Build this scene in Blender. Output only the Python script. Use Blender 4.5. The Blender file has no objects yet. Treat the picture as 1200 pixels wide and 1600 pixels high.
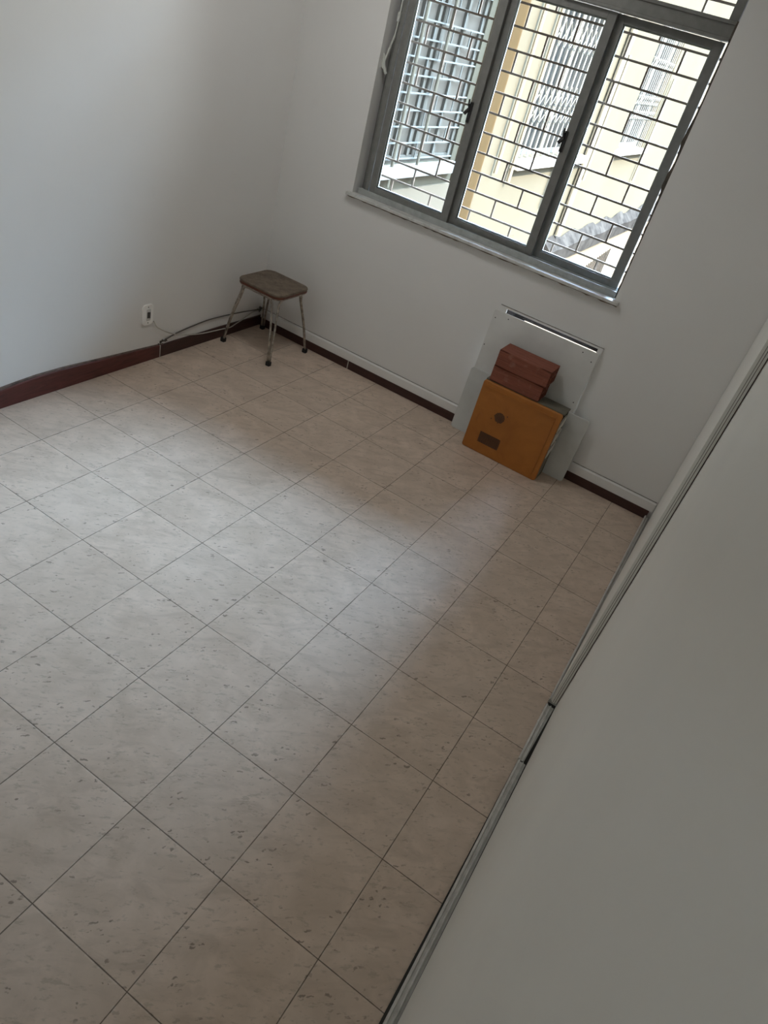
import bpy, bmesh, math, random
from mathutils import Vector, Matrix
random.seed(7)
C = bpy.context.scene.collection
T = 0.33                                   # floor tile pitch in metres

# ------------------------------------------------------------------ helpers
def obj(name, bm, mat=None, parent=None, bevel=0.0, smooth=False, seg=2):
    me = bpy.data.meshes.new(name)
    bmesh.ops.recalc_face_normals(bm, faces=bm.faces)
    bm.to_mesh(me); bm.free()
    o = bpy.data.objects.new(name, me); C.objects.link(o)
    if mat: me.materials.append(mat)
    if parent: o.parent = parent
    if smooth:
        for p in me.polygons: p.use_smooth = True
    if bevel > 0:
        m = o.modifiers.new('bevel', 'BEVEL'); m.width = bevel; m.segments = seg
        m.limit_method = 'ANGLE'; m.angle_limit = math.radians(40)
    return o
def tag(o, label=None, cat=None, group=None, kind=None):
    if label: o['label'] = label
    if cat: o['category'] = cat
    if group: o['group'] = group
    if kind: o['kind'] = kind
    return o
def empty(name, loc=(0, 0, 0)):
    o = bpy.data.objects.new(name, None); C.objects.link(o); o.empty_display_size = .05
    o.location = loc; return o
def box(bm, x0, x1, y0, y1, z0, z1):
    v = [bm.verts.new((x, y, z)) for z in (z0, z1) for y in (y0, y1) for x in (x0, x1)]
    for f in ((0, 1, 3, 2), (4, 6, 7, 5), (0, 4, 5, 1), (2, 3, 7, 6), (0, 2, 6, 4), (1, 5, 7, 3)):
        bm.faces.new([v[i] for i in f])
    return v
def B(*a):
    bm = bmesh.new(); box(bm, *a); return bm
def hexa(bm, b, t):                          # 4 bottom points, 4 top points
    vb = [bm.verts.new(p) for p in b]; vt = [bm.verts.new(p) for p in t]; n = len(b)
    bm.faces.new(vb[::-1]); bm.faces.new(vt)
    for i in range(n): bm.faces.new((vb[i], vb[(i + 1) % n], vt[(i + 1) % n], vt[i]))
def prism(bm, pts, axis, a0, a1):            # pts 2-D outline, extruded along axis
    def P(p, a):
        return {'x': (a, p[0], p[1]), 'y': (p[0], a, p[1]), 'z': (p[0], p[1], a)}[axis]
    hexa(bm, [P(p, a0) for p in pts], [P(p, a1) for p in pts])
def tube(bm, pts, r, n=8, cap=True):
    pts = [Vector(p) for p in pts]; rings = []
    t0 = (pts[1] - pts[0]).normalized()
    up = Vector((0, 0, 1)) if abs(t0.z) < .9 else Vector((1, 0, 0))
    nrm = t0.cross(up).normalized()
    for i, p in enumerate(pts):
        if i == 0: t = pts[1] - pts[0]
        elif i == len(pts) - 1: t = pts[-1] - pts[-2]
        else: t = (pts[i + 1] - p).normalized() + (p - pts[i - 1]).normalized()
        t.normalize()
        nrm = (nrm - t * nrm.dot(t)).normalized(); b = t.cross(nrm)
        rr = r[i] if isinstance(r, (list, tuple)) else r
        rings.append([bm.verts.new(p + (nrm * math.cos(2 * math.pi * k / n) + b * math.sin(2 * math.pi * k / n)) * rr) for k in range(n)])
    for a, c in zip(rings, rings[1:]):
        for k in range(n): bm.faces.new((a[k], a[(k + 1) % n], c[(k + 1) % n], c[k]))
    if cap: bm.faces.new(rings[0][::-1]); bm.faces.new(rings[-1])
def smooth_pts(p, k=6):                      # Catmull-Rom
    p = [Vector(q) for q in p]; out = []
    q = [p[0] * 2 - p[1]] + p + [p[-1] * 2 - p[-2]]
    for i in range(1, len(q) - 2):
        for s in range(k):
            t = s / k
            out.append(0.5 * ((2 * q[i]) + (q[i + 1] - q[i - 1]) * t + (2 * q[i - 1] - 5 * q[i] + 4 * q[i + 1] - q[i + 2]) * t * t + (3 * q[i] - q[i - 1] - 3 * q[i + 1] + q[i + 2]) * t ** 3))
    out.append(p[-1]); return out
def rrect(x0, x1, y0, y1, r, n=5):
    out = []
    for cx, cy, a in ((x1 - r, y1 - r, 0), (x0 + r, y1 - r, 90), (x0 + r, y0 + r, 180), (x1 - r, y0 + r, 270)):
        for k in range(n + 1):
            t = math.radians(a + 90 * k / n); out.append((cx + r * math.cos(t), cy + r * math.sin(t)))
    return out

# ------------------------------------------------------------------ materials
class NT:
    def __init__(s, name):
        s.m = bpy.data.materials.new(name); s.m.use_nodes = True
        s.t = s.m.node_tree; s.b = s.t.nodes['Principled BSDF']; s.n = s.t.nodes
        s.out = s.t.nodes['Material Output']
    def new(s, typ, **k):
        n = s.n.new(typ)
        for a, v in k.items():
            if a.startswith('i_'): n.inputs[a[2:].replace('_', ' ')].default_value = v
            else: setattr(n, a, v)
        return n
    def l(s, a, b): s.t.links.new(a, b)
    def math(s, op, a, b=None, c=None, clamp=False):
        n = s.n.new('ShaderNodeMath'); n.operation = op; n.use_clamp = clamp
        for i, v in enumerate((a, b, c)):
            if v is None: continue
            if isinstance(v, (int, float)): n.inputs[i].default_value = v
            else: s.l(v, n.inputs[i])
        return n.outputs[0]
    def mix(s, fac, a, b, mode='MIX'):
        n = s.n.new('ShaderNodeMix'); n.data_type = 'RGBA'; n.blend_type = mode
        for i, v in ((0, fac), (6, a), (7, b)):
            if isinstance(v, (int, float)): n.inputs[i].default_value = v
            elif isinstance(v, tuple): n.inputs[i].default_value = (*v, 1)
            else: s.l(v, n.inputs[i])
        return n.outputs[2]
    def coord(s): return s.n.new('ShaderNodeTexCoord').outputs['Object']
    def noise(s, scale, detail=4, rough=.55, vec=None, dist=0):
        n = s.n.new('ShaderNodeTexNoise'); n.inputs['Scale'].default_value = scale
        n.inputs['Detail'].default_value = detail; n.inputs['Roughness'].default_value = rough
        n.inputs['Distortion'].default_value = dist
        s.l(vec if vec is not None else s.coord(), n.inputs['Vector']); return n.outputs['Fac']
    def ramp(s, v, a, b, c0=0., c1=1.):
        n = s.n.new('ShaderNodeMapRange'); s.l(v, n.inputs[0])
        n.inputs[1].default_value = a; n.inputs[2].default_value = b
        n.inputs[3].default_value = c0; n.inputs[4].default_value = c1; return n.outputs[0]
    def bump(s, h, strength=.3, dist=.002):
        n = s.n.new('ShaderNodeBump'); n.inputs['Strength'].default_value = strength
        n.inputs['Distance'].default_value = dist; s.l(h, n.inputs['Height'])
        s.l(n.outputs[0], s.b.inputs['Normal'])
def mat(name, col, rough=.6, metal=0., var=.06, scale=12, bump=0., spec=.5, bscale=None):
    n = NT(name); n.b.inputs['Roughness'].default_value = rough
    n.b.inputs['Metallic'].default_value = metal; n.b.inputs['Specular IOR Level'].default_value = spec
    f = n.noise(scale, 5)
    dk = tuple(c * (1 - var * 1.6) for c in col); lt = tuple(min(1, c * (1 + var)) for c in col)
    n.l(n.mix(n.ramp(f, .3, .7), dk, lt), n.b.inputs['Base Color'])
    if bump: n.bump(n.noise(bscale or scale * 6, 3), bump, .001)
    return n.m
def paint_wall(name, col, dirt=.04):
    n = NT(name); n.b.inputs['Roughness'].default_value = .62; n.b.inputs['Specular IOR Level'].default_value = .35
    a = n.noise(1.3, 3); b = n.noise(9, 5)
    c1 = n.mix(n.ramp(a, .3, .75), tuple(c * (1 - dirt) for c in col), col)
    c2 = n.mix(n.ramp(b, .62, .82, 0, .25), c1, tuple(c * .9 for c in col))
    n.l(c2, n.b.inputs['Base Color']); n.bump(n.noise(60, 4), .12, .0015); return n.m

M = {}
M['wall'] = paint_wall('white_wall_paint', (.80, .795, .78))
M['ceil'] = paint_wall('ceiling_paint', (.80, .79, .77))
M['white_board'] = mat('white_laminate_board', (.70, .70, .68), .45, var=.05, scale=6)
M['board_edge'] = mat('board_low', (.62, .635, .62), .5, var=.06, scale=7)
M['door'] = mat('wardrobe_laminate', (.80, .79, .745), .42, var=.02, scale=2)
M['alu_white'] = mat('white_painted_rail', (.62, .61, .58), .4, var=.10, scale=30)
M['black_gap'] = mat('dark_gap', (.03, .028, .025), .8)
M['alu'] = mat('window_aluminium', (.225, .225, .212), .42, metal=.35, var=.08, scale=25)
M['alu_light'] = mat('window_track_aluminium', (.46, .48, .47), .42, metal=.3, var=.10, scale=30)
M['sealant'] = mat('glazing_sealant', (.62, .64, .60), .6, var=.08, scale=40)
M['latch'] = mat('black_latch_metal', (.02, .02, .02), .45)
M['chrome'] = mat('worn_chrome_tube', (.42, .38, .33), .33, metal=.85, var=.35, scale=45)
M['rubber'] = mat('black_rubber', (.015, .014, .013), .7)
M['outlet'] = mat('outlet_plastic', (.93, .93, .91), .35, var=.02)
M['outlet_dark'] = mat('outlet_slot', (.05, .05, .05), .5)
M['outlet_grey'] = mat('outlet_module', (.62, .62, .60), .4)
M['cable_white'] = mat('white_cable_sheath', (.50, .48, .44), .5, var=.1, scale=30)
M['cable_dark'] = mat('dark_cable_sheath', (.10, .09, .08), .5)
M['grille'] = mat('brown_painted_iron', (.11, .066, .040), .6, var=.2, scale=30)
M['orange'] = None
M['olive'] = mat('olive_grey_painted_steel', (.16, .145, .11), .6, var=.2, scale=14)
M['foil'] = mat('pale_insulation_strip', (.66, .63, .56), .5, var=.15, scale=30)
M['lip'] = mat('brown_smeared_lip', (.14, .10, .085), .8, var=.35, scale=25)  # shadow line over the left baseboard put into colour; also the groove slats
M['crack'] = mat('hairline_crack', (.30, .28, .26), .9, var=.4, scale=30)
M['old_frame'] = mat('aged_grey_frame', (.050, .044, .036), .7, spec=.0)
M['dark_in'] = mat('dark_cavity', (.020, .016, .014), .9, spec=.05)
M['mesh_dark'] = mat('perforated_dark', (.05, .03, .022), .6)
M['white_iron'] = mat('white_painted_iron', (.070, .066, .058), .5, var=.04, spec=.0)
M['cream_pole'] = mat('cream_painted_pole', (.066, .055, .040), .6, var=.05, spec=.0)  # downpipe paint, also used for the glass reflections built as tubes
M['ledge'] = mat('pale_marble_ledge', (.088, .078, .066), .5, var=.06, scale=8, spec=.0)
M['far_glass'] = mat('far_window_glass', (.013, .0125, .0115), .25, var=.25, scale=3, spec=.0)
M['grey_glass'] = mat('frosted_far_glass', (.046, .038, .030), .35, var=.15, scale=3, spec=.0)
M['opp'] = mat('neighbour_wall_plaster', (.06, .052, .04), .9, spec=.0)
M['earth'] = mat('courtyard_concrete', (.05, .045, .035), .9, var=.15, scale=2, spec=.0)
M['stain'] = mat('pulled_plaster', (.09, .075, .06), .9, var=.3, scale=60)

# floor tiles: cream ceramic with small crescent pits, brown grout
n = NT('cream_ceramic_tiles')
sep = n.new('ShaderNodeSeparateXYZ'); co = n.coord(); n.l(co, sep.inputs[0])
def cell(s):
    q = n.math('DIVIDE', s, T); fr = n.math('FRACT', q)
    d = n.math('MULTIPLY', n.math('MINIMUM', fr, n.math('SUBTRACT', 1., fr)), T)
    return q, fr, d
qx, fx, dx = cell(sep.outputs[0]); qy, fy, dy = cell(sep.outputs[1])
d = n.math('MINIMUM', dx, dy)
wob = n.noise(14, 2)
gw = n.ramp(wob, .3, .7, .0016, .0030)
grout = n.math('SUBTRACT', 1., n.math('SMOOTH_MIN', n.math('DIVIDE', d, gw), 1., .2), None, True)
comb = n.new('ShaderNodeCombineXYZ'); n.l(n.math('FLOOR', qx), comb.inputs[0]); n.l(n.math('FLOOR', qy), comb.inputs[1])
wn = n.new('ShaderNodeTexWhiteNoise'); n.l(comb.outputs[0], wn.inputs['Vector'])
# every tile shows a shifted cut of the same print
sc = n.new('ShaderNodeVectorMath', operation='SCALE'); n.l(wn.outputs['Color'], sc.inputs[0]); sc.inputs['Scale'].default_value = 3.0
addv = n.new('ShaderNodeVectorMath', operation='ADD'); n.l(co, addv.inputs[0]); n.l(sc.outputs[0], addv.inputs[1])
tv = addv.outputs[0]
cloud = n.noise(7.5, 5, .6, tv, .8)
streak_map = n.new('ShaderNodeMapping'); streak_map.vector_type = 'TEXTURE'; streak_map.inputs['Scale'].default_value = (2.4, 1, 1); streak_map.inputs['Rotation'].default_value = (0, 0, .54); n.l(tv, streak_map.inputs[0])
streak = n.noise(14, 4, .6, streak_map.outputs[0], 1.2)
base = n.mix(n.ramp(cloud, .32, .70), (.535, .425, .335), (.685, .552, .452))
base = n.mix(n.ramp(streak, .48, .70, 0, .75), base, (.46, .362, .285))
base = n.mix(n.ramp(wn.outputs['Value'], 0, 1, 0, .28), base, (.54, .44, .36))
pm = n.new('ShaderNodeMapping'); pm.vector_type = 'TEXTURE'; pm.inputs['Scale'].default_value = (2.1, 1, 1); pm.inputs['Rotation'].default_value = (0, 0, .7); n.l(tv, pm.inputs[0])
wv = n.new('ShaderNodeTexNoise'); wv.inputs['Scale'].default_value = 55; n.l(tv, wv.inputs['Vector'])
av = n.new('ShaderNodeVectorMath', operation='MULTIPLY_ADD'); n.l(wv.outputs['Color'], av.inputs[0]); av.inputs[1].default_value = (.020, .020, 0); n.l(pm.outputs[0], av.inputs[2])
vor = n.new('ShaderNodeTexVoronoi'); vor.inputs['Scale'].default_value = 95; n.l(av.outputs[0], vor.inputs['Vector'])
vs = n.new('ShaderNodeSeparateColor'); n.l(vor.outputs['Color'], vs.inputs[0])
pitrad = n.ramp(vs.outputs[0], .45, 1, 0.05, .42)
pit = n.math('MULTIPLY', n.math('SUBTRACT', pitrad, vor.outputs['Distance']), 9., None, True)
msk = n.ramp(n.noise(15, 3, .6, streak_map.outputs[0]), .50, .62)
edge = n.ramp(d, .0, .09, .55, 0)
pmask = n.math('MULTIPLY', pit, n.math('ADD', msk, edge, None, True))
fine = n.ramp(n.noise(70, 3, .7, streak_map.outputs[0]), .57, .68, 0, .6)
base = n.mix(fine, base, (.38, .315, .245))
base = n.mix(n.math('MULTIPLY', pmask, .78), base, (.20, .155, .12))
chip = n.math('MULTIPLY', n.math('LESS_THAN', d, .0045), n.ramp(n.noise(60, 3), .50, .60, 0, .35))
base = n.mix(chip, base, (.68, .62, .54))
col = n.mix(grout, base, (.040, .024, .014))
n.l(col, n.b.inputs['Base Color'])
n.l(n.math('ADD', n.math('MULTIPLY', grout, .4), n.ramp(cloud, .3, .7, .42, .52)), n.b.inputs['Roughness'])
n.b.inputs['Specular IOR Level'].default_value = .45
h = n.math('SUBTRACT', n.math('MULTIPLY', n.ramp(d, 0, .004), 1.), n.math('MULTIPLY', pmask, .5))
n.bump(h, .35, .0015)
M['tile'] = n.m

# baseboard: dark red-brown varnished stone
def baseb(name, c0, c1):
    n = NT(name)
    mp = n.new('ShaderNodeMapping'); mp.inputs['Scale'].default_value = (1, 1, 6); n.l(n.coord(), mp.inputs[0])
    f = n.noise(9, 5, .6, mp.outputs[0], .5)
    n.l(n.mix(n.ramp(f, .3, .7), c0, c1), n.b.inputs['Base Color']); n.b.inputs['Roughness'].default_value = .38
    n.bump(n.noise(30, 3), .2, .001); return n.m
M['base_red'] = baseb('red_brown_baseboard', (.060, .015, .012), (.135, .034, .028))
M['base_dark'] = baseb('dark_brown_baseboard', (.035, .013, .010), (.060, .022, .018))

# orange enamelled sheet with scuffs
n = NT('orange_enamel_steel'); f = n.noise(5, 6, .65, None, .6); g = n.noise(28, 4)
c = n.mix(n.ramp(f, .35, .7), (.36, .125, .018), (.47, .175, .028))
c = n.mix(n.ramp(f, .66, .74, 0, .6), c, (.20, .085, .03))
c = n.mix(n.ramp(g, .68, .76, 0, .5), c, (.45, .24, .10))
n.l(c, n.b.inputs['Base Color']); n.b.inputs['Roughness'].default_value = .5; n.bump(n.noise(8, 3), .15, .003); M['orange'] = n.m
# hollow clay brick
def clay(name, c0, c1):
    n = NT(name)
    mp = n.new('ShaderNodeMapping'); mp.inputs['Scale'].default_value = (.6, 9, 9); n.l(n.coord(), mp.inputs[0])
    f = n.noise(14, 5, .6, mp.outputs[0]); g = n.noise(22, 4)
    c = n.mix(n.ramp(f, .3, .7), c0, c1); c = n.mix(n.ramp(g, .6, .75, 0, .35), c, (.40, .24, .18))
    n.l(c, n.b.inputs['Base Color']); n.b.inputs['Roughness'].default_value = .85; n.bump(f, .3, .0015); return n.m
M['clay'] = clay('fired_clay', (.19, .058, .034), (.27, .088, .054))
M['clay_in'] = mat('clay_cavity', (.045, .015, .010), .9)
# worn stool top
n = NT('worn_stool_top'); f = n.noise(18, 6, .7); g = n.noise(60, 4, .7); k = n.noise(11, 3, .5)
c = n.mix(n.ramp(f, .3, .7), (.085, .060, .042), (.21, .165, .12)); c = n.mix(n.ramp(g, .55, .75, 0, .6), c, (.27, .22, .17))
c = n.mix(n.ramp(k, .70, .74, 0, .8), c, (.55, .52, .46))
n.l(c, n.b.inputs['Base Color']); n.b.inputs['Roughness'].default_value = .7; n.bump(g, .3, .001); M['seat'] = n.m
M['seat_edge'] = mat('red_brown_seat_edge', (.12, .035, .018), .5, var=.25, scale=30)
# marble sill with a grimy underside edge
n = NT('grey_white_marble'); f = n.noise(6, 6, .65, None, 2.2); g = n.noise(35, 4)
c = n.mix(n.ramp(f, .35, .65), (.50, .50, .47), (.70, .70, .67)); c = n.mix(n.ramp(g, .60, .72, 0, .4), c, (.30, .26, .20))
n.l(c, n.b.inputs['Base Color']); n.b.inputs['Roughness'].default_value = .4; M['marble'] = n.m
M['grime'] = mat('grimy_mortar', (.16, .12, .08), .9, var=.35, scale=40)
# window glass: thin clear sheet with a trace of dust
n = NT('dusty_window_glass'); n.t.nodes.remove(n.b)
tr = n.new('ShaderNodeBsdfTransparent'); gl = n.new('ShaderNodeBsdfGlossy'); df = n.new('ShaderNodeBsdfDiffuse')
tr.inputs[0].default_value = (.97, .985, .975, 1); gl.inputs['Roughness'].default_value = .02; df.inputs[0].default_value = (.8, .8, .76, 1)
fr = n.new('ShaderNodeFresnel'); fr.inputs[0].default_value = 1.45
m1 = n.new('ShaderNodeMixShader'); n.l(fr.outputs[0], m1.inputs[0]); n.l(tr.outputs[0], m1.inputs[1]); n.l(gl.outputs[0], m1.inputs[2])
m2 = n.new('ShaderNodeMixShader'); n.l(n.ramp(n.noise(5, 4), .4, .8, .0006, .0025), m2.inputs[0]); n.l(m1.outputs[0], m2.inputs[1]); n.l(df.outputs[0], m2.inputs[2])
n.l(m2.outputs[0], n.out.inputs[0]); M['glass'] = n.m
# sunlit yellow render of the block across
def render_mat(name, c0, c1, stain=0.):
    n = NT(name); n.b.inputs['Roughness'].default_value = .9; n.b.inputs['Specular IOR Level'].default_value = .0
    f = n.noise(.8, 5); c = n.mix(n.ramp(f, .3, .7), c0, c1)
    mp = n.new('ShaderNodeMapping'); mp.inputs['Scale'].default_value = (3, 3, .35); n.l(n.coord(), mp.inputs[0])
    c = n.mix(n.ramp(n.noise(1.6, 5, .6, mp.outputs[0]), .60, .80, 0, .25 + stain), c, tuple(v * .72 for v in c0))
    n.l(c, n.b.inputs['Base Color']); return n.m
M['facade'] = render_mat('pale_yellow_render', (.034, .0285, .0200), (.037, .031, .022))
M['peach'] = render_mat('peach_render', (.062, .047, .033), (.067, .051, .036))
M['tan'] = render_mat('tan_render', (.036, .0205, .0090), (.039, .0225, .0100))  # shade on the yellow facade put into the colour
M['mould'] = None
n = NT('mouldy_concrete'); n.b.inputs['Specular IOR Level'].default_value = 0; n.b.inputs['Roughness'].default_value = .95
f = n.noise(5, 6, .75); g = n.noise(1.5, 4)
c = n.mix(n.ramp(f, .38, .62), (.006, .0052, .0048), (.016, .0138, .012)); c = n.mix(n.ramp(g, .45, .7, 0, .5), c, (.010, .0085, .0075))
n.l(c, n.b.inputs['Base Color']); M['mould'] = n.m

# ------------------------------------------------------------------ room shell
XR, YF, H, WT = 3.45, -4.6, 2.75, .19            # right wall, front wall, ceiling height, window wall thickness
def struct(name, bm, m, **k):
    o = obj(name, bm, m, **k); o['kind'] = 'structure'; return o
struct('floor', B(-.2, XR + .1, YF - .1, WT, -.12, 0), M['tile'])
struct('ceiling', B(-.2, XR + .1, YF - .1, WT, H, H + .15), M['ceil'])
struct('wall_left', B(-.2, 0, YF, WT, 0, H), M['wall'])
struct('wall_right', B(XR, XR + .1, YF, WT, 0, H), M['wall'])
# wall behind the photographer, with its closed door
bm = bmesh.new(); box(bm, 0, 1.2, YF - .1, YF, 0, H); box(bm, 2.02, XR, YF - .1, YF, 0, H); box(bm, 1.2, 2.02, YF - .1, YF, 2.1, H)
struct('wall_front', bm, M['wall'])
WX0, WX1, WZ0, WZ1 = .525, 2.178, 1.03, 2.60     # window hole
AX0, AX1, AZ0, AZ1 = 1.655, 2.205, .40, .779      # air conditioner hole
bm = bmesh.new()
xs = sorted([0, WX0, AX0, WX1, AX1, XR]); zs = [0, AZ0, AZ1, WZ0, WZ1, H]
for i in range(5):
    for j in range(5):
        x0, x1, z0, z1 = xs[i], xs[i + 1], zs[j], zs[j + 1]; cx, cz = (x0 + x1) / 2, (z0 + z1) / 2
        if WX0 < cx < WX1 and WZ0 < cz < WZ1: continue
        if AX0 < cx < AX1 and AZ0 < cz < AZ1: continue
        box(bm, x0, x1, 0, WT, z0, z1)
bmesh.ops.remove_doubles(bm, verts=bm.verts, dist=1e-5)
dup = [f for f in bm.faces if any(g is not f and set(g.verts) == set(f.verts) for e in f.edges for g in e.link_faces)]
bmesh.ops.delete(bm, geom=list(set(dup)), context='FACES_ONLY')
struct('wall_back', bm, M['wall'])
d1 = empty('door_1', (1.61, YF, 0)); d1['kind'] = 'structure'
def at(o, *a):                                   # box in world numbers, local to a parent empty
    L = o.location; return B(a[0] - L.x, a[1] - L.x, a[2] - L.y, a[3] - L.y, a[4] - L.z, a[5] - L.z)
obj('door_leaf', at(d1, 1.24, 1.98, YF - .06, YF - .02, .005, 2.06), M['white_board'], d1)
bm = bmesh.new()
for a in ((1.2, 1.24, YF - .09, YF + .01, 0, 2.1), (1.98, 2.02, YF - .09, YF + .01, 0, 2.1), (1.24, 1.98, YF - .09, YF + .01, 2.06, 2.1)): box(bm, *a)
bm.transform(Matrix.Translation(-d1.location)); obj('door_frame', bm, M['white_board'], d1)

# baseboards ---------------------------------------------------------------
def lip(name, prof, y0, y1, m):
    pass
# left baseboard: slabs with a wavy painted-over top
bl = empty('baseboard_left', (0, 0, 0)); bl['kind'] = 'structure'
def left_run(pts, name, m):
    bm = bmesh.new()
    ring = [[bm.verts.new(p) for p in ((0, y, .0005), (.013, y, .0005), (.012, y, z - .004), (.009, y, z), (0, y, z))] for y, z in pts]
    for a, b in zip(ring, ring[1:]):
        for k in range(5): bm.faces.new((a[k], a[(k + 1) % 5], b[(k + 1) % 5], b[k]))
    bm.faces.new(ring[0]); bm.faces.new(ring[-1][::-1]); return obj(name, bm, m, bl)
left_run([(-.0, .066), (-.2, .067), (-.4, .072), (-.6, .071), (-.8, .073), (-.930, .071)], 'baseboard_slab', M['base_dark'])
left_run([(-.936, .074), (-1.1, .082), (-1.3, .092), (-1.45, .100), (-1.6, .108), (-1.75, .108), (-1.85, .102), (-1.95, .092), (-2.3, .09), (-3.0, .09)], 'baseboard_slab', M['base_red'])
left_run([(-3.004, .088), (YF, .088)], 'baseboard_slab', M['base_red'])
bm = bmesh.new(); box(bm, .0, .0135, -.936, -.930, .0005, .074); obj('mortar_joint', bm, M['cable_white'], bl)
bm = bmesh.new()                                  # broken plaster lip above the slabs, coloured dark as the shadow line there
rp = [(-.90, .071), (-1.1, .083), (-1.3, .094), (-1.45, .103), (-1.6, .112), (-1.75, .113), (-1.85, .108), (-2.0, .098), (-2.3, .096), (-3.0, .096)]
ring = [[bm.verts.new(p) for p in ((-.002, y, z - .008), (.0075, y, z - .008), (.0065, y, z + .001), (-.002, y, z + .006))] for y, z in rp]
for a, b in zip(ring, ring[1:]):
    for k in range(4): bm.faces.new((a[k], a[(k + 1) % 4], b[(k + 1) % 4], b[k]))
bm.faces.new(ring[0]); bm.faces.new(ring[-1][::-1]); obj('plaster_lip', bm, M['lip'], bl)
# back baseboard: dark slabs and a painted plaster ledge above
bb = empty('baseboard_back', (0, 0, 0)); bb['kind'] = 'structure'
for x0, x1 in ((.013, .205), (.209, .753), (.759, 1.62), (1.624, 2.845)):
    obj('baseboard_slab', B(x0, x1, -.014, 0, .0005, .055), M['base_dark'], bb, bevel=.0015)
obj('mortar_joint', B(.753, .759, -.0150, 0, .0005, .057), M['cable_white'], bb)
bm = bmesh.new()
prism(bm, [(0, .0555), (-.0115, .0555), (-.0105, .106), (-.005, .114), (0, .116)], 'x', .013, 2.862)
obj('painted_ledge', bm, M['wall'], bb, bevel=.002)
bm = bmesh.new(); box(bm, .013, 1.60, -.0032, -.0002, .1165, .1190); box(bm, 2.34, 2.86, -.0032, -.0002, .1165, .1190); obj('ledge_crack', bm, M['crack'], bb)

# ------------------------------------------------------------------ wardrobe on the right
wr = empty('sliding_wardrobe', (3.1, -2.3, 0))
tag(wr, 'white built-in wardrobe with two flat sliding doors along the right side', 'wardrobe')
def wobj(name, bm, m, parent=wr, **k):
    bm.transform(Matrix.Translation(-wr.location)); return obj(name, bm, m, parent, **k)
def slab(bm, a, b, t, z0, z1):                    # slanted panel: face from a to b (xy), thickness t towards +x
    hexa(bm, [(a[0], a[1], z0), (a[0] + t, a[1], z0), (b[0] + t, b[1], z0), (b[0], b[1], z0)],
             [(a[0], a[1], z1), (a[0] + t, a[1], z1), (b[0] + t, b[1], z1), (b[0], b[1], z1)])
bm = bmesh.new()
box(bm, 2.93, XR - .004, -.022, -.004, .004, H - .004); box(bm, 2.93, XR - .004, YF + .2, YF + .218, .004, H - .004)
box(bm, 3.42, XR - .004, YF + .218, -.022, .004, H - .004); box(bm, 2.93, 3.42, YF + .218, -.022, .03, .048)
wobj('carcass', bm, M['door'])
bm = bmesh.new(); slab(bm, (2.850, -1.725), (2.8665, -.004), .0055, .036, 2.69)
# grooved stile on the near end of the far door
slab(bm, (2.8525, -1.731), (2.8528, -1.725), .006, .036, 2.69)
slab(bm, (2.8600, -1.733), (2.8603, -1.725), .005, .036, 2.69)
slab(bm, (2.8670, -1.731), (2.8673, -1.725), .0065, .036, 2.69)
slab(bm, (2.8553, -1.725), (2.8700, -.3), .018, .036, 2.69)
fd = wobj('sliding_door', bm, M['door'])
bm = bmesh.new(); slab(bm, (2.8588, -1.7275), (2.8589, -1.7255), .0012, .036, 2.69); slab(bm, (2.8652, -1.7275), (2.8653, -1.7255), .0016, .036, 2.69); slab(bm, (2.8738, -1.732), (2.8739, -1.726), .0018, .036, 2.69)
wobj('stile_groove', bm, M['lip'], fd)
bm = bmesh.new(); slab(bm, (2.8915, YF + .22), (2.8765, -1.66), .018, .0175, 2.69)
nd = wobj('sliding_door', bm, M['door'])
# floor rail in three worn lengths
def rail(name, a, b, h1=.016, w=.030, w2=None):
    bm = bmesh.new(); L = []
    for (x, y), w in ((a, w), (b, w2 or w)):
        L.append([bm.verts.new((x + dx_, y, z)) for dx_, z in ((0, .001), (.0, h1 * .7), (.002, h1), (.007, h1), (.009, h1 * .55), (.0165, h1 * .55), (.018, h1 * .9), (.021, h1 * .9), (.022, h1 * .55), (w, h1 * .5), (w, .001))])
    n_ = len(L[0])
    for k in range(n_): bm.faces.new((L[0][k], L[0][(k + 1) % n_], L[1][(k + 1) % n_], L[1][k]))
    bm.faces.new(L[0][::-1]); bm.faces.new(L[1])
    return wobj(name, bm, M['alu_white'])
rail('floor_rail', (2.8425, -1.71), (2.836, -.016), .026, .034)
rail('floor_rail', (2.8440, -2.035), (2.8415, -1.728), .014, .0225, .033)
rail('floor_rail', (2.8660, YF + .22), (2.8460, -2.041), .014, .030)
wobj('rail_gap', B(2.846, 2.93, YF + .22, -.02, .0008, .0055), M['black_gap'])
wobj('top_rail', B(2.84, 2.925, YF + .2, -.004, 2.695, H - .004), M['alu_white'])

# ------------------------------------------------------------------ window
w1 = empty('window_1', (1.35, .08, WZ0)); w1['kind'] = 'structure'
def wo(name, bm, m, parent=None, **k):
    bm.transform(Matrix.Translation(-w1.location)); return obj(name, bm, m, parent or w1, **k)
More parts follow.
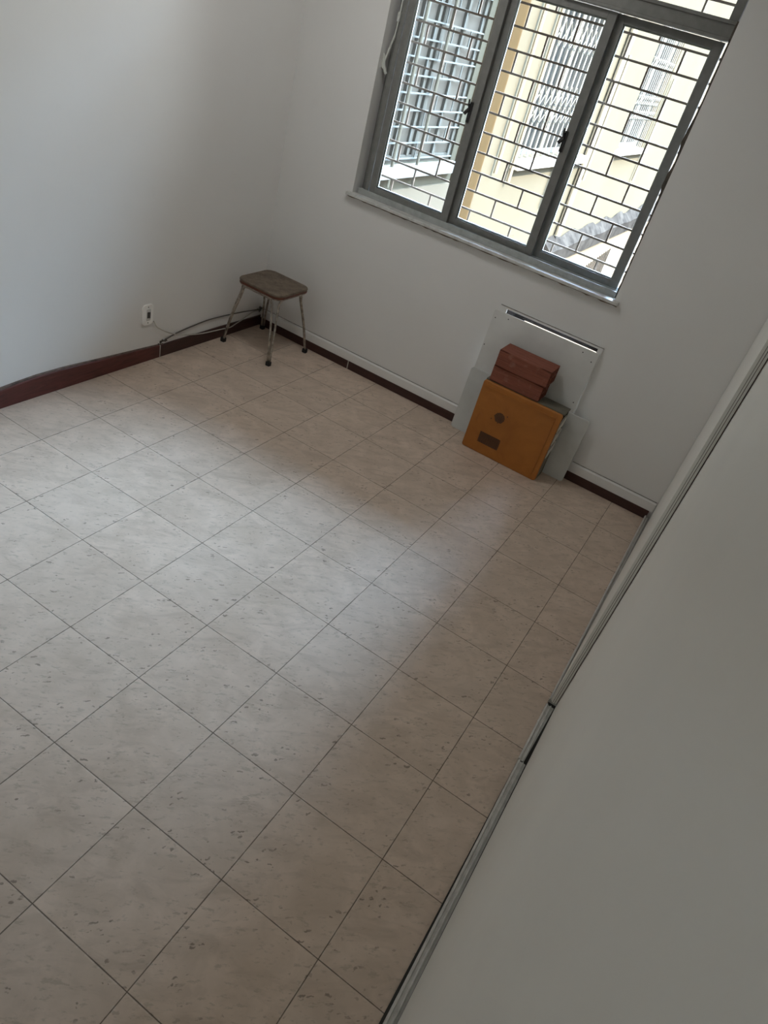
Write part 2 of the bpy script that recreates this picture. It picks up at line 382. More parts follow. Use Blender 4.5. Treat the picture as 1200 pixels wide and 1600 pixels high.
# frame: left jamb, bottom track, transom, head; the right jamb is gone
bm = bmesh.new()
box(bm, WX0 + .001, .566, .098, .165, 1.045, WZ1 - .002); box(bm, .556, .605, .060, .098, 1.06, WZ1 - .002); box(bm, .575, .600, .045, .06, 1.06, WZ1 - .002)
wo('left_jamb', bm, M['alu'], bevel=.0015)
bm = bmesh.new()
box(bm, .540, 2.172, .034, .165, 1.036, 1.054)
for y in (.034, .066, .098, .130, .160): box(bm, .540, 2.172, y, y + .005, 1.054, 1.071 if y < .06 else 1.066)
wo('bottom_track', bm, M['alu_light'], bevel=.001)
bm = bmesh.new(); box(bm, .605, 2.168, .040, .160, 2.178, 2.250); box(bm, .605, 2.168, .030, .040, 2.236, 2.250); box(bm, .605, 2.168, .034, .040, 2.178, 2.190)
wo('transom', bm, M['alu'], bevel=.0015)
bm = bmesh.new(); box(bm, WX0 + .001, 2.168, .040, .160, 2.555, WZ1 - .001); box(bm, 2.128, 2.168, .04, .16, 2.25, 2.555)
wo('head', bm, M['alu'], bevel=.0015)
def sash(x0, x1, y, lat=None, left=.042, right=.042):
    z0, z1 = 1.0665, 2.174
    bm = bmesh.new()
    box(bm, x0, x0 + left, y, y + .026, z0, z1); box(bm, x1 - right, x1, y, y + .026, z0, z1)
    box(bm, x0 + left, x1 - right, y, y + .026, z0, z0 + .036); box(bm, x0 + left, x1 - right, y, y + .026, z1 - .032, z1)
    s = wo('sash', bm, M['alu'], bevel=.0012)
    bm = bmesh.new(); box(bm, x0 + left + .0005, x1 - right - .0005, y + .010, y + .014, z0 + .036, z1 - .0325); wo('glass_pane', bm, M['glass'], s)
    bm = bmesh.new(); r = .007
    a, b, c, d_ = x0 + left, x1 - right, z0 + .036, z1 - .032
    for q in ((a, a + r, c, d_), (b - r, b, c, d_), (a + r, b - r, c, c + r), (a + r, b - r, d_ - r, d_)): box(bm, q[0], q[1], y + .0145, y + .020, q[2], q[3])
    wo('sealant', bm, M['sealant'], s)
    if lat:
        lx, lz = lat; bm = bmesh.new()
        box(bm, lx - .004, lx + .012, y - .008, y, lz - .05, lz + .045)
        tube(bm, [(lx, y - .010, lz + .012), (lx - .012, y - .014, lz - .004), (lx - .018, y - .014, lz - .014)], .009, 8)
        tube(bm, [(lx, y - .010, lz + .01), (lx - .006, y - .016, lz + .03), (lx - .008, y - .017, lz + .055)], .005, 8)
        tube(bm, [(lx + .003, y - .005, lz - .02), (lx + .002, y - .012, lz - .045)], .004, 8)
        wo('latch', bm, M['latch'], s)
    return s
sash(.608, 1.134, .040, (1.090, 1.618), .040, .044)
sash(1.128, 1.655, .068, (1.612, 1.630), .040, .042)
sash(1.648, 2.146, .0995, None, .038, .044)
bm = bmesh.new(); box(bm, .605, 2.128, .10, .104, 2.25, 2.555); wo('fanlight_pane', bm, M['glass'])
# torn edge left where the right jamb was pulled out
bm = bmesh.new(); N = 44; prev = None
for i in range(N + 1):
    z = 1.05 + (2.25 - 1.05) * i / N
    w = .007 + .004 * random.random() + (.011 * math.exp(-((z - 1.62) / .05) ** 2)) + .009 * math.exp(-((z - 1.80) / .06) ** 2)
    cur = [bm.verts.new(p) for p in ((WX1 - w, .006, z), (WX1 + .0005, .006, z), (WX1 + .0005, .026, z), (WX1 - w, .026, z))]
    if prev:
        for k in range(4): bm.faces.new((prev[k], prev[(k + 1) % 4], cur[(k + 1) % 4], cur[k]))
    else: bm.faces.new(cur[::-1])
    prev = cur
bm.faces.new(prev); wo('torn_plaster_edge', bm, M['stain'])
# fanlight opener arms in the left reveal
bm = bmesh.new()
tube(bm, [(.5665, .046, 2.55), (.5665, .046, 1.91)], .0045, 8); box(bm, .559, .573, .038, .05, 1.895, 1.935)
tube(bm, [(.566, .046, 1.90), (.563, .044, 1.81)], .004, 8)
tube(bm, [(.566, .040, 1.83), (.556, .038, 1.79), (.536, .036, 1.700), (.538, .036, 1.675)], .0055, 8)
tube(bm, [(.530, .030, 1.745), (.540, .036, 1.69), (.556, .045, 1.655)], [.004, .009, .008], 8)
tube(bm, [(.528, .034, 1.715), (.530, .036, 1.68)], .004, 8)
wo('opener_lever', bm, M['sealant'], smooth=False)
# marble sill with grimy mortar below its lip
sl = tag(obj('trim_1', B(.497, 2.205, -.030, .033, 1.022, 1.0395), M['marble'], bevel=.003), kind='structure')
bm = bmesh.new(); prev = None
for i in range(61):
    x = .502 + 1.698 * i / 60; hh = .004 + .006 * random.random(); dd = .010 + .016 * random.random()
    cur = [bm.verts.new(p) for p in ((x, -dd, 1.0225), (x, .0, 1.0225), (x, .0, 1.0225 - hh - .004), (x, -dd * .6, 1.0225 - hh))]
    if prev:
        for k in range(4): bm.faces.new((prev[k], prev[(k + 1) % 4], cur[(k + 1) % 4], cur[k]))
    else: bm.faces.new(cur[::-1])
    prev = cur
bm.faces.new(prev); g_ = obj('grimy_mortar', bm, M['grime'], sl)

# iron security grille outside: staggered brick pattern
sg = empty('security_grille', (1.35, .205, 1.0))
tag(sg, 'thin brown iron security grille in a staggered brick pattern outside the window', 'window grille')
def so(name, bm, m=None):
    bm.transform(Matrix.Translation(-sg.location)); return obj(name, bm, m or M['grille'], sg)
rows = [1.045 + .0975 * k for k in range(16)]
so('crossbar', B(.50, 2.24, .198, .209, rows[0] - .006, rows[0] + .006))
for z in rows[1:]: so('crossbar', B(.50, 2.24, .2005, .2075, z - .0050, z + .0050))
for k in range(15):
    off = 1.7145 if k % 2 == 0 else 1.8455
    x = off - .2635 * 5
    while x < 2.24:
        if x > .50: so('upright', B(x - .0046, x + .0046, .2005, .2075, rows[k] + .0050, rows[k + 1] - .0050))
        x += .2635
for x in (.50, 2.24): so('end_post', B(x - .007, x + .007, .190, .212, rows[0] - .02, rows[-1] + .02))

# ------------------------------------------------------------------ blocked air conditioner opening
ac = empty('window_2', (1.93, 0, .4)); ac['kind'] = 'structure'
def aco(name, bm, m, **k):
    bm.transform(Matrix.Translation(-ac.location)); return obj(name, bm, m, ac, **k)
bm = bmesh.new()                                  # mitred casing strips round the hole
def cas(p): prism(bm, p, 'y', -.011, -.0002)
cas([(1.617, .790), (2.232, .793), (AX1, AZ1), (AX0, AZ1)]); cas([(1.617, .790), (AX0, AZ1), (AX0, AZ0), (1.617, .37)])
cas([(2.232, .793), (2.232, .37), (AX1, AZ0), (AX1, AZ1)]); cas([(1.617, .37), (AX0, AZ0), (AX1, AZ0), (2.232, .37)])
aco('casing', bm, M['wall'], bevel=.0008)
bm = bmesh.new(); box(bm, 1.614, 2.235, -.0125, -.0105, .7905, .7945); aco('casing_seam', bm, M['crack'])
aco('outer_shutter', B(AX0 + .001, AX1 - .001, .150, .165, .7085, AZ1 - .001), M['dark_in'])  # added dark plate, shapes the bright slit above the board
bm = bmesh.new(); box(bm, AX0 + .0005, AX0 + .004, .001, .149, AZ0 + .001, AZ1 - .001); box(bm, AX1 - .004, AX1 - .0005, .001, .149, AZ0 + .001, AZ1 - .001); box(bm, AX0 + .004, AX0 + .075, .140, .149, .60, AZ1 - .001)
aco('sleeve_liner', bm, M['dark_in'])  # added dark lining, keeps the hole sides from showing lit

def leaning(name, x0, x1, yb, yt, z0, z1, t, m, r=.012, cut=None):
    """board leaning on the wall: bottom front edge at yb, top front edge at yt"""
    o = empty('tmp', ((x0 + x1) / 2, yb, z0)); loc = o.location.copy(); bpy.data.objects.remove(o)
    bm = bmesh.new(); hgt = math.hypot(z1 - z0, yt - yb); a = math.atan2(yt - yb, z1 - z0)
    prism(bm, rrect(-(x1 - x0) / 2, (x1 - x0) / 2, 0, hgt, r, 4), 'y', 0, t)
    bm.transform(Matrix.Rotation(-a, 4, 'X'))
    ob = obj(name, bm, m, bevel=.0012); ob.location = loc; return ob
b1 = leaning('white_board', 1.592, 2.228, -.0555, -.0235, .0008, .760, .0085, M['white_board'], .008)
tag(b1, 'tall off-white board with nail holes leaning over the air conditioner opening, behind the bricks', 'board')
bm = bmesh.new()
for x, z in ((-.300, .715), (.292, .705), (-.225, .735), (.230, .735), (.296, .46), (-.308, .55)):
    prism(bm, [(x + .0035 * math.cos(a * math.pi / 4), z + .0035 * math.sin(a * math.pi / 4)) for a in range(8)], 'y', -.0006, .004)
bm.transform(Matrix.Rotation(-math.atan2(.032, .756), 4, 'X')); obj('nail_hole', bm, M['latch'], b1)['kind'] = 'stuff'
b2 = leaning('grey_board', 1.580, 2.338, -.0690, -.0480, .0008, .402, .009, M['board_edge'], .016)
tag(b2, 'low wide grey board with rounded corners standing on the floor right behind the orange casing', 'board')

# ------------------------------------------------------------------ orange appliance casing
ap = empty('appliance_casing', (1.97, -.14, 0))
tag(ap, 'orange-brown steel casing with round and rectangular vent holes under two bricks', 'appliance')
def apo(name, bm, m, parent=ap, **k):
    bm.transform(Matrix.Translation(-ap.location)); return obj(name, bm, m, parent, **k)
X0, X1, YA, ZT = 1.727, 2.212, -.212, .436
bm = bmesh.new(); prism(bm, rrect(X0, X1, .001, ZT, .014, 4), 'y', YA, YA + .022)
fp = apo('front_panel', bm, M['orange'], bevel=.004, seg=3)
bm = bmesh.new()                                   # pressed rim line and finger recess
for q in ((X0 + .02, X1 - .034, ZT - .030, ZT - .026), (X1 - .038, X1 - .034, .03, ZT - .03)): box(bm, q[0], q[1] + .003, YA - .005, YA + .002, q[2] - .003, q[3])
tube(bm, smooth_pts([(1.763, YA, .185), (1.763, YA, .222), (1.775, YA, .240), (1.790, YA, .232)], 5), .0022, 6)
apo('pressed_rim', bm, M['orange'], fp, smooth=False)
bm = bmesh.new(); bmh = bmesh.new()               # perforations: little dark holes in rows
cx, cz, R_ = 1.888, .262, .0315
def hole(b_, x, z, r): prism(b_, [(x + r * math.cos(a * math.pi / 3), z + r * math.sin(a * math.pi / 3)) for a in range(6)], 'y', YA - .0009, YA + .001)
k = 0; zz = -R_
while zz <= R_ + .0001:
    xx = -R_ + (.0032 if k % 2 else 0)
    while xx <= R_ + .001:
        if xx * xx + zz * zz <= R_ * R_ * 1.03: hole(bm, cx + xx, cz + zz, .0029)
        xx += .0064
    zz += .0055; k += 1
for k in range(13):
    for i in range(22):
        hole(bmh, 1.812 + (.003 if k % 2 else 0) + i * .0060, .071 + k * .0054, .0028)
for x, z in ((1.929, .290), (1.843, .238)): hole(bm, x, z, .0034)
apo('round_vent', bm, M['mesh_dark'], fp); apo('rectangular_vent', bmh, M['mesh_dark'], fp)
bm = bmesh.new()                                   # body: top, back frame, floor, posts; its right side is open
box(bm, X0 + .004, X1 + .004, YA + .022, -.082, ZT - .004, ZT + .004); box(bm, X0 + .004, X1, -.088, -.082, .002, ZT - .004)
box(bm, X0 + .004, X0 + .010, YA + .022, -.088, .002, ZT - .004); box(bm, X0 + .010, X1, YA + .022, -.088, .002, .010)
box(bm, X1 - .02, X1 - .003, YA + .022, -.088, .010, .15)
apo('body', bm, M['olive'], bevel=.001)
apo('side_cavity', B(X1 - .012, X1 - .006, YA + .023, -.089, .150, ZT - .005), M['dark_in'])
bm = bmesh.new()                                   # slanted pale strips on the right side
for z in (.150, .235, .320):
    hexa(bm, [(X1 - .006, YA + .024, z), (X1 + .003, YA + .024, z), (X1 + .003, -.088, z + .025), (X1 - .006, -.088, z + .030)],
             [(X1 - .006, YA + .024, z + .045), (X1 + .003, YA + .024, z + .045), (X1 + .003, -.088, z + .078), (X1 - .006, -.088, z + .078)])
apo('side_strip', bm, M['foil'])

# hollow bricks
def brick(x0, x1, y0, y1, z0, z1):
    o = empty('hollow_brick', ((x0 + x1) / 2, (y0 + y1) / 2, z0)); L = o.location
    W, D, Hh = x1 - x0, y1 - y0, z1 - z0
    bm = bmesh.new(); t = .008
    # outer section with shallow scoring grooves on the faces
    def ring(xa, pts): return [bm.verts.new((xa, p[0], p[1])) for p in pts]
    prof = []
    g = .0007
    ys = [-D / 2, -D / 4, 0, D / 4, D / 2]; zs_ = [0, Hh / 3, 2 * Hh / 3, Hh]
    def groove(a, b): return [(a * (1 - s) + b * s) for s in (.15, .2, .8, .85)]
    for i in range(4):
        q = groove(ys[i], ys[i + 1]); prof += [(q[0], 0), (q[1], g), (q[2], g), (q[3], 0)]
    for i in range(3):
        q = groove(zs_[i], zs_[i + 1]); prof += [(D / 2, q[0]), (D / 2 - g, q[1]), (D / 2 - g, q[2]), (D / 2, q[3])]
    for i in range(3, -1, -1):
        q = groove(ys[i + 1], ys[i]); prof += [(q[0], Hh), (q[1], Hh - g), (q[2], Hh - g), (q[3], Hh)]
    for i in range(2, -1, -1):
        q = groove(zs_[i + 1], zs_[i]); prof += [(-D / 2, q[0]), (-D / 2 + g, q[1]), (-D / 2 + g, q[2]), (-D / 2, q[3])]
    a, b = ring(-W / 2 + .001, prof), ring(W / 2 - .001, prof); n_ = len(prof)
    for k in range(n_): bm.faces.new((a[k], a[(k + 1) % n_], b[(k + 1) % n_], b[k]))
    # end faces: walls between six square channels
    ny, nz = 3, 2; cw = (D - t * (ny + 1)) / ny; ch = (Hh - t * (nz + 1)) / nz
    for sx in (-1, 1):
        xe = sx * (W / 2 - .001); xi = sx * (W / 2 - .06)
        for i in range(ny + 1):
            y = -D / 2 + i * (cw + t); box(bm, min(xe, xi), max(xe, xi), y + .001, y + t - .001, .001, Hh - .001)
        for j in range(nz + 1):
            z = j * (ch + t); box(bm, min(xe, xi), max(xe, xi), -D / 2 + .001, D / 2 - .001, z + .001, z + t - .001)
    obj('shell', bm, M['clay'], o)
    bm = bmesh.new(); box(bm, -W / 2 + .061, W / 2 - .061, -D / 2 + .004, D / 2 - .004, .004, Hh - .004); obj('core', bm, M['clay_in'], o)
    return o
k1 = brick(1.748, 2.052, -.198, -.062, .4405, .5335)
tag(k1, 'lower of the two stacked red hollow clay bricks, resting on the orange casing', 'brick', 'hollow bricks on the casing')
k2 = brick(1.752, 2.064, -.208, -.058, .5345, .6290)
tag(k2, 'upper of the two stacked red hollow clay bricks, topmost in front of the tall board', 'brick', 'hollow bricks on the casing')

# ------------------------------------------------------------------ stool
st = empty('stool', (.25, -.25, 0))
tag(st, 'small square stool with worn brown seat and chrome tube legs in the corner', 'stool')
def sto(name, bm, m, parent=st, **k):
    return obj(name, bm, m, parent, **k)
HT = .436
bm = bmesh.new()
o_ = rrect(-.160, .170, -.163, .163, .055, 6); lay = []
for s, z in ((.90, HT - .003), (1.0, HT - .004), (1.015, HT - .010), (1.0, HT - .016)):
    lay.append([bm.verts.new((x * s, y * s, z)) for x, y in o_])
for a, b in zip(lay, lay[1:]):
    for k in range(len(o_)): bm.faces.new((a[k], a[(k + 1) % len(o_)], b[(k + 1) % len(o_)], b[k]))
bm.faces.new(lay[0]); bm.faces.new(lay[-1][::-1]); seat = sto('seat', bm, M['seat'])
bm = bmesh.new(); o2 = [(x * 1.005, y * 1.005) for x, y in o_]; prism(bm, o2, 'z', HT - .030, HT - .0165); sto('seat_edge', bm, M['seat_edge'], bevel=.002)
ring_pts = [(x * .97, y * .97, HT - .034) for x, y in o_]; ring_pts.append(ring_pts[0])
bm = bmesh.new(); tube(bm, ring_pts, .0045, 6); sto('seat_band', bm, M['chrome'])
# each corner leg: two tubes that part under the seat and run along the sides
feet = {(-1, -1): (-.192, -.190), (1, -1): (.192, -.197), (1, 1): (.206, .178), (-1, 1): (-.186, .205)}
for (sx, sy), (fx_, fy_) in feet.items():
    bm = bmesh.new(); zt = HT - .044; c = .146
    for ax in (0, 1):
        if ax == 0:
            foot = (fx_ - sx * .009, fy_, .018); p = [foot, (fx_ * .55 + sx * (.108) * .45, fy_ * .55 + sy * c * .45, zt * .45 + .008), (sx * .118, sy * c, zt - .055), (sx * .108, sy * c, zt - .015), (sx * .085, sy * c, zt), (sx * .002, sy * c, zt)]
        else:
            foot = (fx_, fy_ - sy * .009, .018); p = [foot, (fx_ * .55 + sx * c * .45, fy_ * .55 + sy * (.108) * .45, zt * .45 + .008), (sx * c, sy * .118, zt - .055), (sx * c, sy * .108, zt - .015), (sx * c, sy * .085, zt), (sx * c, sy * .002, zt)]
        tube(bm, smooth_pts(p, 5), .0072, 10)
    lg = sto('leg', bm, M['chrome'], smooth=True)
    bm = bmesh.new(); a = rrect(fx_ - .0195 if sx > 0 else fx_ - .011, fx_ + .011 if sx > 0 else fx_ + .0195, fy_ - .0195 if sy > 0 else fy_ - .011, fy_ + .011 if sy > 0 else fy_ + .0195, .008, 3)
    prism(bm, a, 'z', .0006, .026); obj('rubber_foot', bm, M['rubber'], lg, bevel=.002)

# ------------------------------------------------------------------ outlet and cables on the left wall
ot = empty('wall_outlet', (0, -1.035, .283))
tag(ot, 'white wall outlet plate with rounded corners on the left wall above the baseboard', 'outlet')
def oo(name, bm, m, parent=ot, **k): return obj(name, bm, m, parent, **k)
bm = bmesh.new(); prism(bm, rrect(-.039, .039, -.060, .060, .022, 6), 'x', .0003, .010); oo('cover_plate', bm, M['outlet'], bevel=.003, seg=3)
bm = bmesh.new(); prism(bm, rrect(-.013, .017, -.034, .034, .006, 4), 'x', .010, .0125); md = oo('socket_module', bm, M['outlet_grey'], bevel=.001)
bm = bmesh.new(); prism(bm, rrect(-.008, .004, -.018, .018, .003, 3), 'x', .0125, .0138); box(bm, .0125, .0142, .006, .013, -.020, .016)
oo('socket_slot', bm, M['outlet_dark'], md)
for z in (.046, -.046):
    bm = bmesh.new(); prism(bm, [(.0035 * math.cos(a * math.pi / 4), z + .0035 * math.sin(a * math.pi / 4)) for a in range(8)], 'x', .0100, .0112); oo('screw', bm, M['outlet_dark'])
def cable(name, pts, r, m, label):
    bm = bmesh.new(); tube(bm, smooth_pts(pts, 7), r, 8); o = obj(name, bm, m, smooth=True); tag(o, label, 'cable'); return o
cable('white_cable', [(.008, -.990, .236), (.010, -.972, .205), (.012, -.945, .182), (.014, -.866, .139), (.016, -.766, .102), (.020, -.602, .0735), (.021, -.41, .060), (.021, -.33, .0545), (.018, -.27, .066), (.0165, -.217, .078), (.012, -.151, .095), (.008, -.09, .106), (.006, -.03, .103)], .0034, M['cable_white'],
      'thin white cable hanging from the wall outlet and dropping along the baseboard')
cable('dark_cable', [(.004, -.905, .090), (.006, -.877, .100), (.007, -.83, .112), (.008, -.796, .120), (.007, -.683, .132), (.007, -.535, .143), (.007, -.377, .139), (.007, -.192, .127), (.008, -.10, .118), (.008, -.03, .112)], .0036, M['cable_dark'],
      'dark grey cable running across the wall above the white one towards the corner')
bm = bmesh.new()
for i in range(9):
    y = -.905 + .07 * (random.random() - .5); z = .088 + .016 * (random.random() - .5); s = .003 + .005 * random.random()
    bmesh.ops.create_icosphere(bm, subdivisions=1, radius=s, matrix=Matrix.Translation((s * .6, y, z)))
tag(obj('broken_plaster', bm, M['stain']), 'dark crumbly plaster hole in the left wall where the dark cable comes out', 'wall damage', kind='stuff')
bm = bmesh.new()
for i in range(16):
    s = .002 + .006 * random.random(); bmesh.ops.create_icosphere(bm, subdivisions=1, radius=s, matrix=Matrix.Translation((.006 + .012 * random.random(), -.012 - .035 * random.random(), .098 + .03 * random.random())))
tag(obj('cable_splice', bm, M['cable_dark']), 'dark tangle of taped cable ends in the corner behind the stool', 'cable')

# ------------------------------------------------------------------ the block across the light well
ab = empty('apartment_building', (0, 6, -6))
tag(ab, 'pale yellow apartment block with barred windows seen through the window', 'building')
def bo(name, bm, m, parent=ab, **k):
    bm.transform(Matrix.Translation(-ab.location)); return obj(name, bm, m, parent, **k)
W = [(1.05, 2.40, .99, 2.75), (3.98, 6.20, .95, 2.75), (8.22, 9.85, .97, 2.75)]      # y0, y1, z0, z1
FY0, FY1, FZ0, FZ1 = WT, 22.0, -6.0, 15.0
bm = bmesh.new()
ys = sorted({FY0, FY1, *[v for w in W for v in w[:2]]}); zs = [FZ0, .95, .97, .99, 2.75, FZ1]
for i in range(len(ys) - 1):
    for j in range(5):
        cy, cz = (ys[i] + ys[i + 1]) / 2, (zs[j] + zs[j + 1]) / 2
        if any(w[0] < cy < w[1] and w[2] < cz < w[3] for w in W): continue
        box(bm, -.25, 0, ys[i], ys[i + 1], zs[j], zs[j + 1])
bo('wall', bm, M['facade'])
bo('lower_band', B(.0, .02, FY0, 2.62, FZ0, .80), M['peach']); 
bo('pilaster', B(.0, .012, 2.50, 3.13, FZ0, FZ1), M['tan'])  # thin strip painting the shaded part of the yellow wall
for (y0, y1, z0, z1), gm in zip(W, ('grey_glass', 'far_glass', 'far_glass')):
    f_ = bmesh.new(); rc = .10 if gm == 'grey_glass' else 0
    box(f_, -.16, -.12, y0, y0 + .05, z0, z1); box(f_, -.16, -.12, y1 - .05, y1, z0, z1); box(f_, -.16, -.12, y0 + .05, y1 - .05, z0, z0 + .05)
    m_ = (y0 + y1) / 2; box(f_, -.16, -.12, m_ - .03, m_ + .03, z0 + .05, z1)
    if gm == 'grey_glass':
        for q in (.25, .42, .75): box(f_, -.155, -.115, y0 + (y1 - y0) * q - .018, y0 + (y1 - y0) * q + .018, z0 + .05, z1)
    f_.transform(Matrix.Translation((rc, 0, 0)))
    wf = bo('window_frame', f_, M['old_frame' if rc else 'white_iron'])
    bo('pane', B(-.15 + rc, -.14 + rc, y0, y1, z0 + .02, z1), M[gm], wf)
bo('ledge', B(-.1, .06, .8, 2.44, .90, .985), M['ledge']); bo('ledge', B(-.1, .09, 3.92, 6.42, .865, .945), M['ledge']); bo('ledge', B(-.1, .09, 8.10, 9.98, .905, .965), M['ledge'])
# grille 1: staggered white bars; grilles 2 and 3: folding lattice of bars and scissors
bm = bmesh.new(); zr = [1.02 + .1125 * k for k in range(15)]
for z in zr: box(bm, -.012, -.002, 1.05, 2.40, z - .005, z + .005)
for k in range(14):
    y = 1.12 + (.15 if k % 2 else 0)
    while y < 2.38: box(bm, -.011, -.003, y - .004, y + .004, zr[k], zr[k + 1]); y += .30
bo('window_grille', bm, M['white_iron'])
def lattice(y0, y1, z0, z1, n_, bands, hw=.017):
    bm = bmesh.new(); p = (y1 - y0) / n_
    for i in range(n_ + 1): box(bm, -.020, -.014, y0 + i * p - hw, y0 + i * p + hw, z0, z1)
    for za, zb in bands:
        m_ = 1; hh = (zb - za) / m_
        for i in range(n_):
            for j in range(m_):
                a = (-.008, y0 + i * p, za + j * hh); b = (-.008, y0 + (i + 1) * p, za + (j + 1) * hh)
                tube(bm, [a, b], .0055, 4); tube(bm, [(-.004, a[1], b[2]), (-.004, b[1], a[2])], .0055, 4)
    bo('window_grille', bm, M['white_iron'])
lattice(4.03, 6.15, .96, 2.74, 12, [(1.30, 1.46), (1.46, 1.66), (1.98, 2.20), (2.40, 2.70)])
lattice(8.27, 9.80, .98, 2.74, 12, [(1.38, 1.50), (1.58, 1.70), (2.05, 2.18)], .009)
bo('downpipe', (lambda b: (tube(b, [(.05, 6.50, -.1), (.05, 6.50, FZ1)], .045, 12), b)[1])(bmesh.new()), M['cream_pole'])
for y, z0, z1 in ((3.42, .85, 6.0), (3.86, .75, 3.4), (5.35, .4, 3.4), (9.95, .45, 2.0), (6.75, .62, 2.1)):
    b_ = bmesh.new(); tube(b_, [(.05, y, z0), (.05, y, z1)], .020, 8); bo('conduit', b_, M['cream_pole'])  # cream tubes stand in for reflections in the window glass
for y in (1.30, 1.70):
    b_ = bmesh.new(); tube(b_, [(.045, y, .84), (.045, y, 4.2)], .013, 8); bo('conduit', b_, M['cream_pole'])  # two more tubes for reflections in the left pane
# mouldy canopy slab low on the wall, grating in the wall below
bm = bmesh.new(); N = 40; prev = None
for i in range(N + 1):
    y = 6.1 + (16.5 - 6.1) * i / N; j = .05 * math.sin(i * 1.7) + .04 * random.random()
    cur = [bm.verts.new(p) for p in ((0.002, y, -.40), (.15, y, -.46), (.16, y, -.27 + j * .2), (.02, y, -.15 + j * .8))]
    if prev:
        for k in range(4): bm.faces.new((prev[k], prev[(k + 1) % 4], cur[(k + 1) % 4], cur[k]))
    else: bm.faces.new(cur[::-1])
    prev = cur
bm.faces.new(prev); bo('canopy', bm, M['mould'])
bm = bmesh.new()
for i in range(12): box(bm, .004, .02, 9.3 + i * .13, 9.3 + i * .13 + .03, -1.6, -.95 + .01 * i)
bo('window_grille', bm, M['mould'])
bo('lower_wall', B(.001, .004, 6.1, 16.5, FZ0, -.42), M['peach'])

# our own block continues to the right and carries its own outside wall
bm = bmesh.new(); box(bm, XR + .10, 4.6, -3.2, WT, -6, 2.92); box(bm, -.25, 4.6, -3.2, WT, 2.92, 9.5)
ob_ = tag(obj('neighbouring_wing', bm, M['opp']), 'plastered wing of the same block continuing right of the room, outside the window', 'building')
yd = tag(obj('courtyard_paving', B(-.25, 9, WT, 17, -6.2, -6.0), M['earth']), 'concrete courtyard paving at the foot of the yellow block', 'paving')

# ------------------------------------------------------------------ light
w = bpy.data.worlds.new('sky'); bpy.context.scene.world = w; w.use_nodes = True
nt = w.node_tree; bg = nt.nodes['Background']
tc = nt.nodes.new('ShaderNodeTexCoord'); sx_ = nt.nodes.new('ShaderNodeSeparateXYZ'); nt.links.new(tc.outputs['Generated'], sx_.inputs[0])
mr = nt.nodes.new('ShaderNodeMapRange'); nt.links.new(sx_.outputs[2], mr.inputs[0]); mr.inputs[1].default_value = .38; mr.inputs[2].default_value = .86
mx = nt.nodes.new('ShaderNodeMix'); mx.data_type = 'RGBA'; nt.links.new(mr.outputs[0], mx.inputs[0])
mx.inputs[6].default_value = (.030, .032, .034, 1); mx.inputs[7].default_value = (.50, .72, 1.0, 1)
nt.links.new(mx.outputs[2], bg.inputs[0]); bg.inputs[1].default_value = 215.0
su = bpy.data.lights.new('sun', 'SUN'); su.energy = 80.0; su.angle = .01; su.color = (1, .94, .84)
so_ = bpy.data.objects.new('sun', su); C.objects.link(so_)
dv = Vector((4.4, -2.82, 4.6)).normalized(); so_.rotation_euler = dv.to_track_quat('Z', 'Y').to_euler()
pl = bpy.data.lights.new('window_portal', 'AREA'); pl.shape = 'RECTANGLE'; pl.size = WX1 - WX0; pl.size_y = WZ1 - WZ0; pl.cycles.is_portal = True
po = bpy.data.objects.new('window_portal', pl); C.objects.link(po); po.location = ((WX0 + WX1) / 2, WT + .03, (WZ0 + WZ1) / 2)
po.rotation_euler = (math.radians(-90), 0, 0)

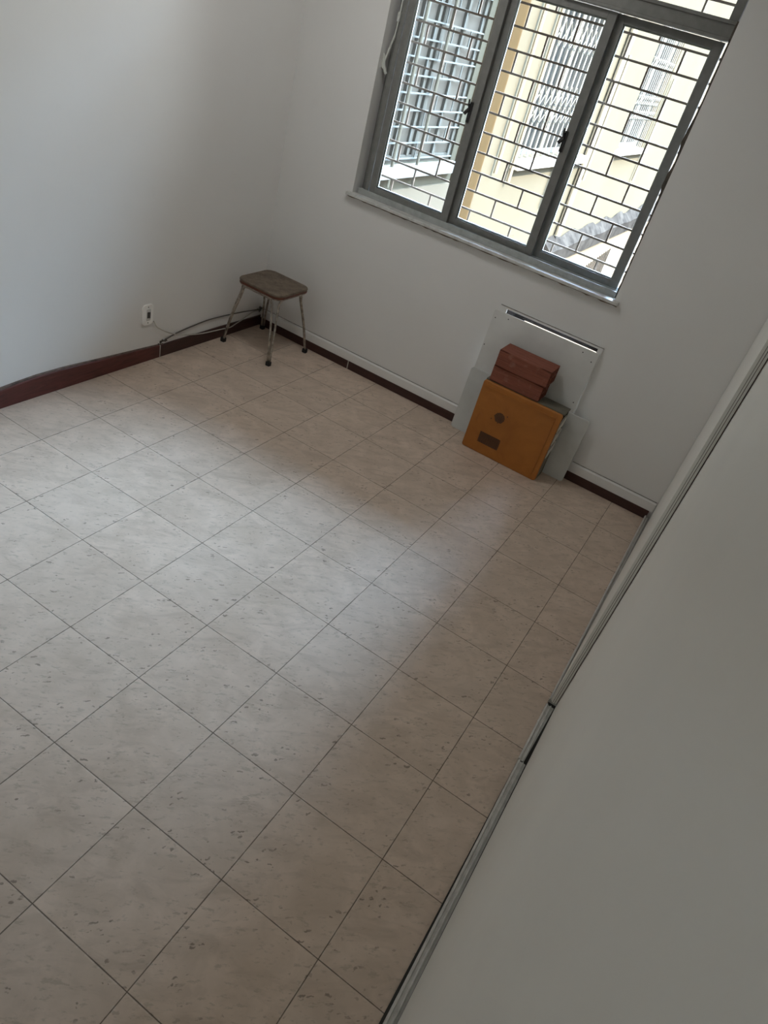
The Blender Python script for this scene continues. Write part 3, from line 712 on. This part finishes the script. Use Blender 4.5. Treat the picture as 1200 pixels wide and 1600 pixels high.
# added fill lamp, unseen above the frame, lifts the window wall and floor
M['lamp'] = mat('lamp_diffuser', (.9, .88, .84), .4)
bs = M['lamp'].node_tree.nodes['Principled BSDF']; bs.inputs['Emission Color'].default_value = (1, .93, .84, 1); bs.inputs['Emission Strength'].default_value = 6
cl = empty('ceiling_lamp', (1.0, -1.0, H)); tag(cl, 'round white ceiling lamp in the middle of the room ceiling', 'lamp')
bm = bmesh.new(); prism(bm, [(.26 * math.cos(a * math.pi / 24), .26 * math.sin(a * math.pi / 24)) for a in range(48)], 'z', -.03, -.0005); obj('lamp_base', bm, M['outlet'], cl, bevel=.004)
bm = bmesh.new(); prism(bm, [(.23 * math.cos(a * math.pi / 24), .23 * math.sin(a * math.pi / 24)) for a in range(48)], 'z', -.062, -.031); obj('lamp_diffuser', bm, M['lamp'], cl, bevel=.012, seg=3)
al = bpy.data.lights.new('ceiling_lamp_light', 'AREA'); al.shape = 'DISK'; al.size = .46; al.energy = 5.6; al.color = (.96, .98, 1.0)
ao = bpy.data.objects.new('ceiling_lamp_light', al); C.objects.link(ao); ao.location = (1.0, -1.0, H - .066)

# ------------------------------------------------------------------ camera
R = ((0.83068188, 0.50411934, 0.23628649), (0.47175578, -0.41195787, -0.77957501), (-0.29565876, 0.75904836, -0.58002715))
cam = bpy.data.cameras.new('camera'); co_ = bpy.data.objects.new('camera', cam); C.objects.link(co_)
mw = Matrix(((R[0][0], -R[1][0], -R[2][0], 2.77197576), (R[0][1], -R[1][1], -R[2][1], -3.78632879), (R[0][2], -R[1][2], -R[2][2], 2.0011849), (0, 0, 0, 1)))
co_.matrix_world = mw
cam.sensor_fit = 'VERTICAL'; cam.sensor_height = 36; cam.sensor_width = 27; cam.lens = 1094.6 / 1600 * 36; cam.clip_start = .01; cam.clip_end = 200
sc_ = bpy.context.scene; sc_.camera = co_
sc_.view_settings.view_transform = 'Standard'; sc_.view_settings.look = 'None'; sc_.view_settings.gamma = 1; sc_.view_settings.use_curve_mapping = False
sc_.view_settings.exposure = 0.0
cy = sc_.cycles; cy.use_denoising = True; cy.max_bounces = 12; cy.diffuse_bounces = 8; cy.transparent_max_bounces = 12; cy.sample_clamp_indirect = 8; cy.caustics_reflective = False
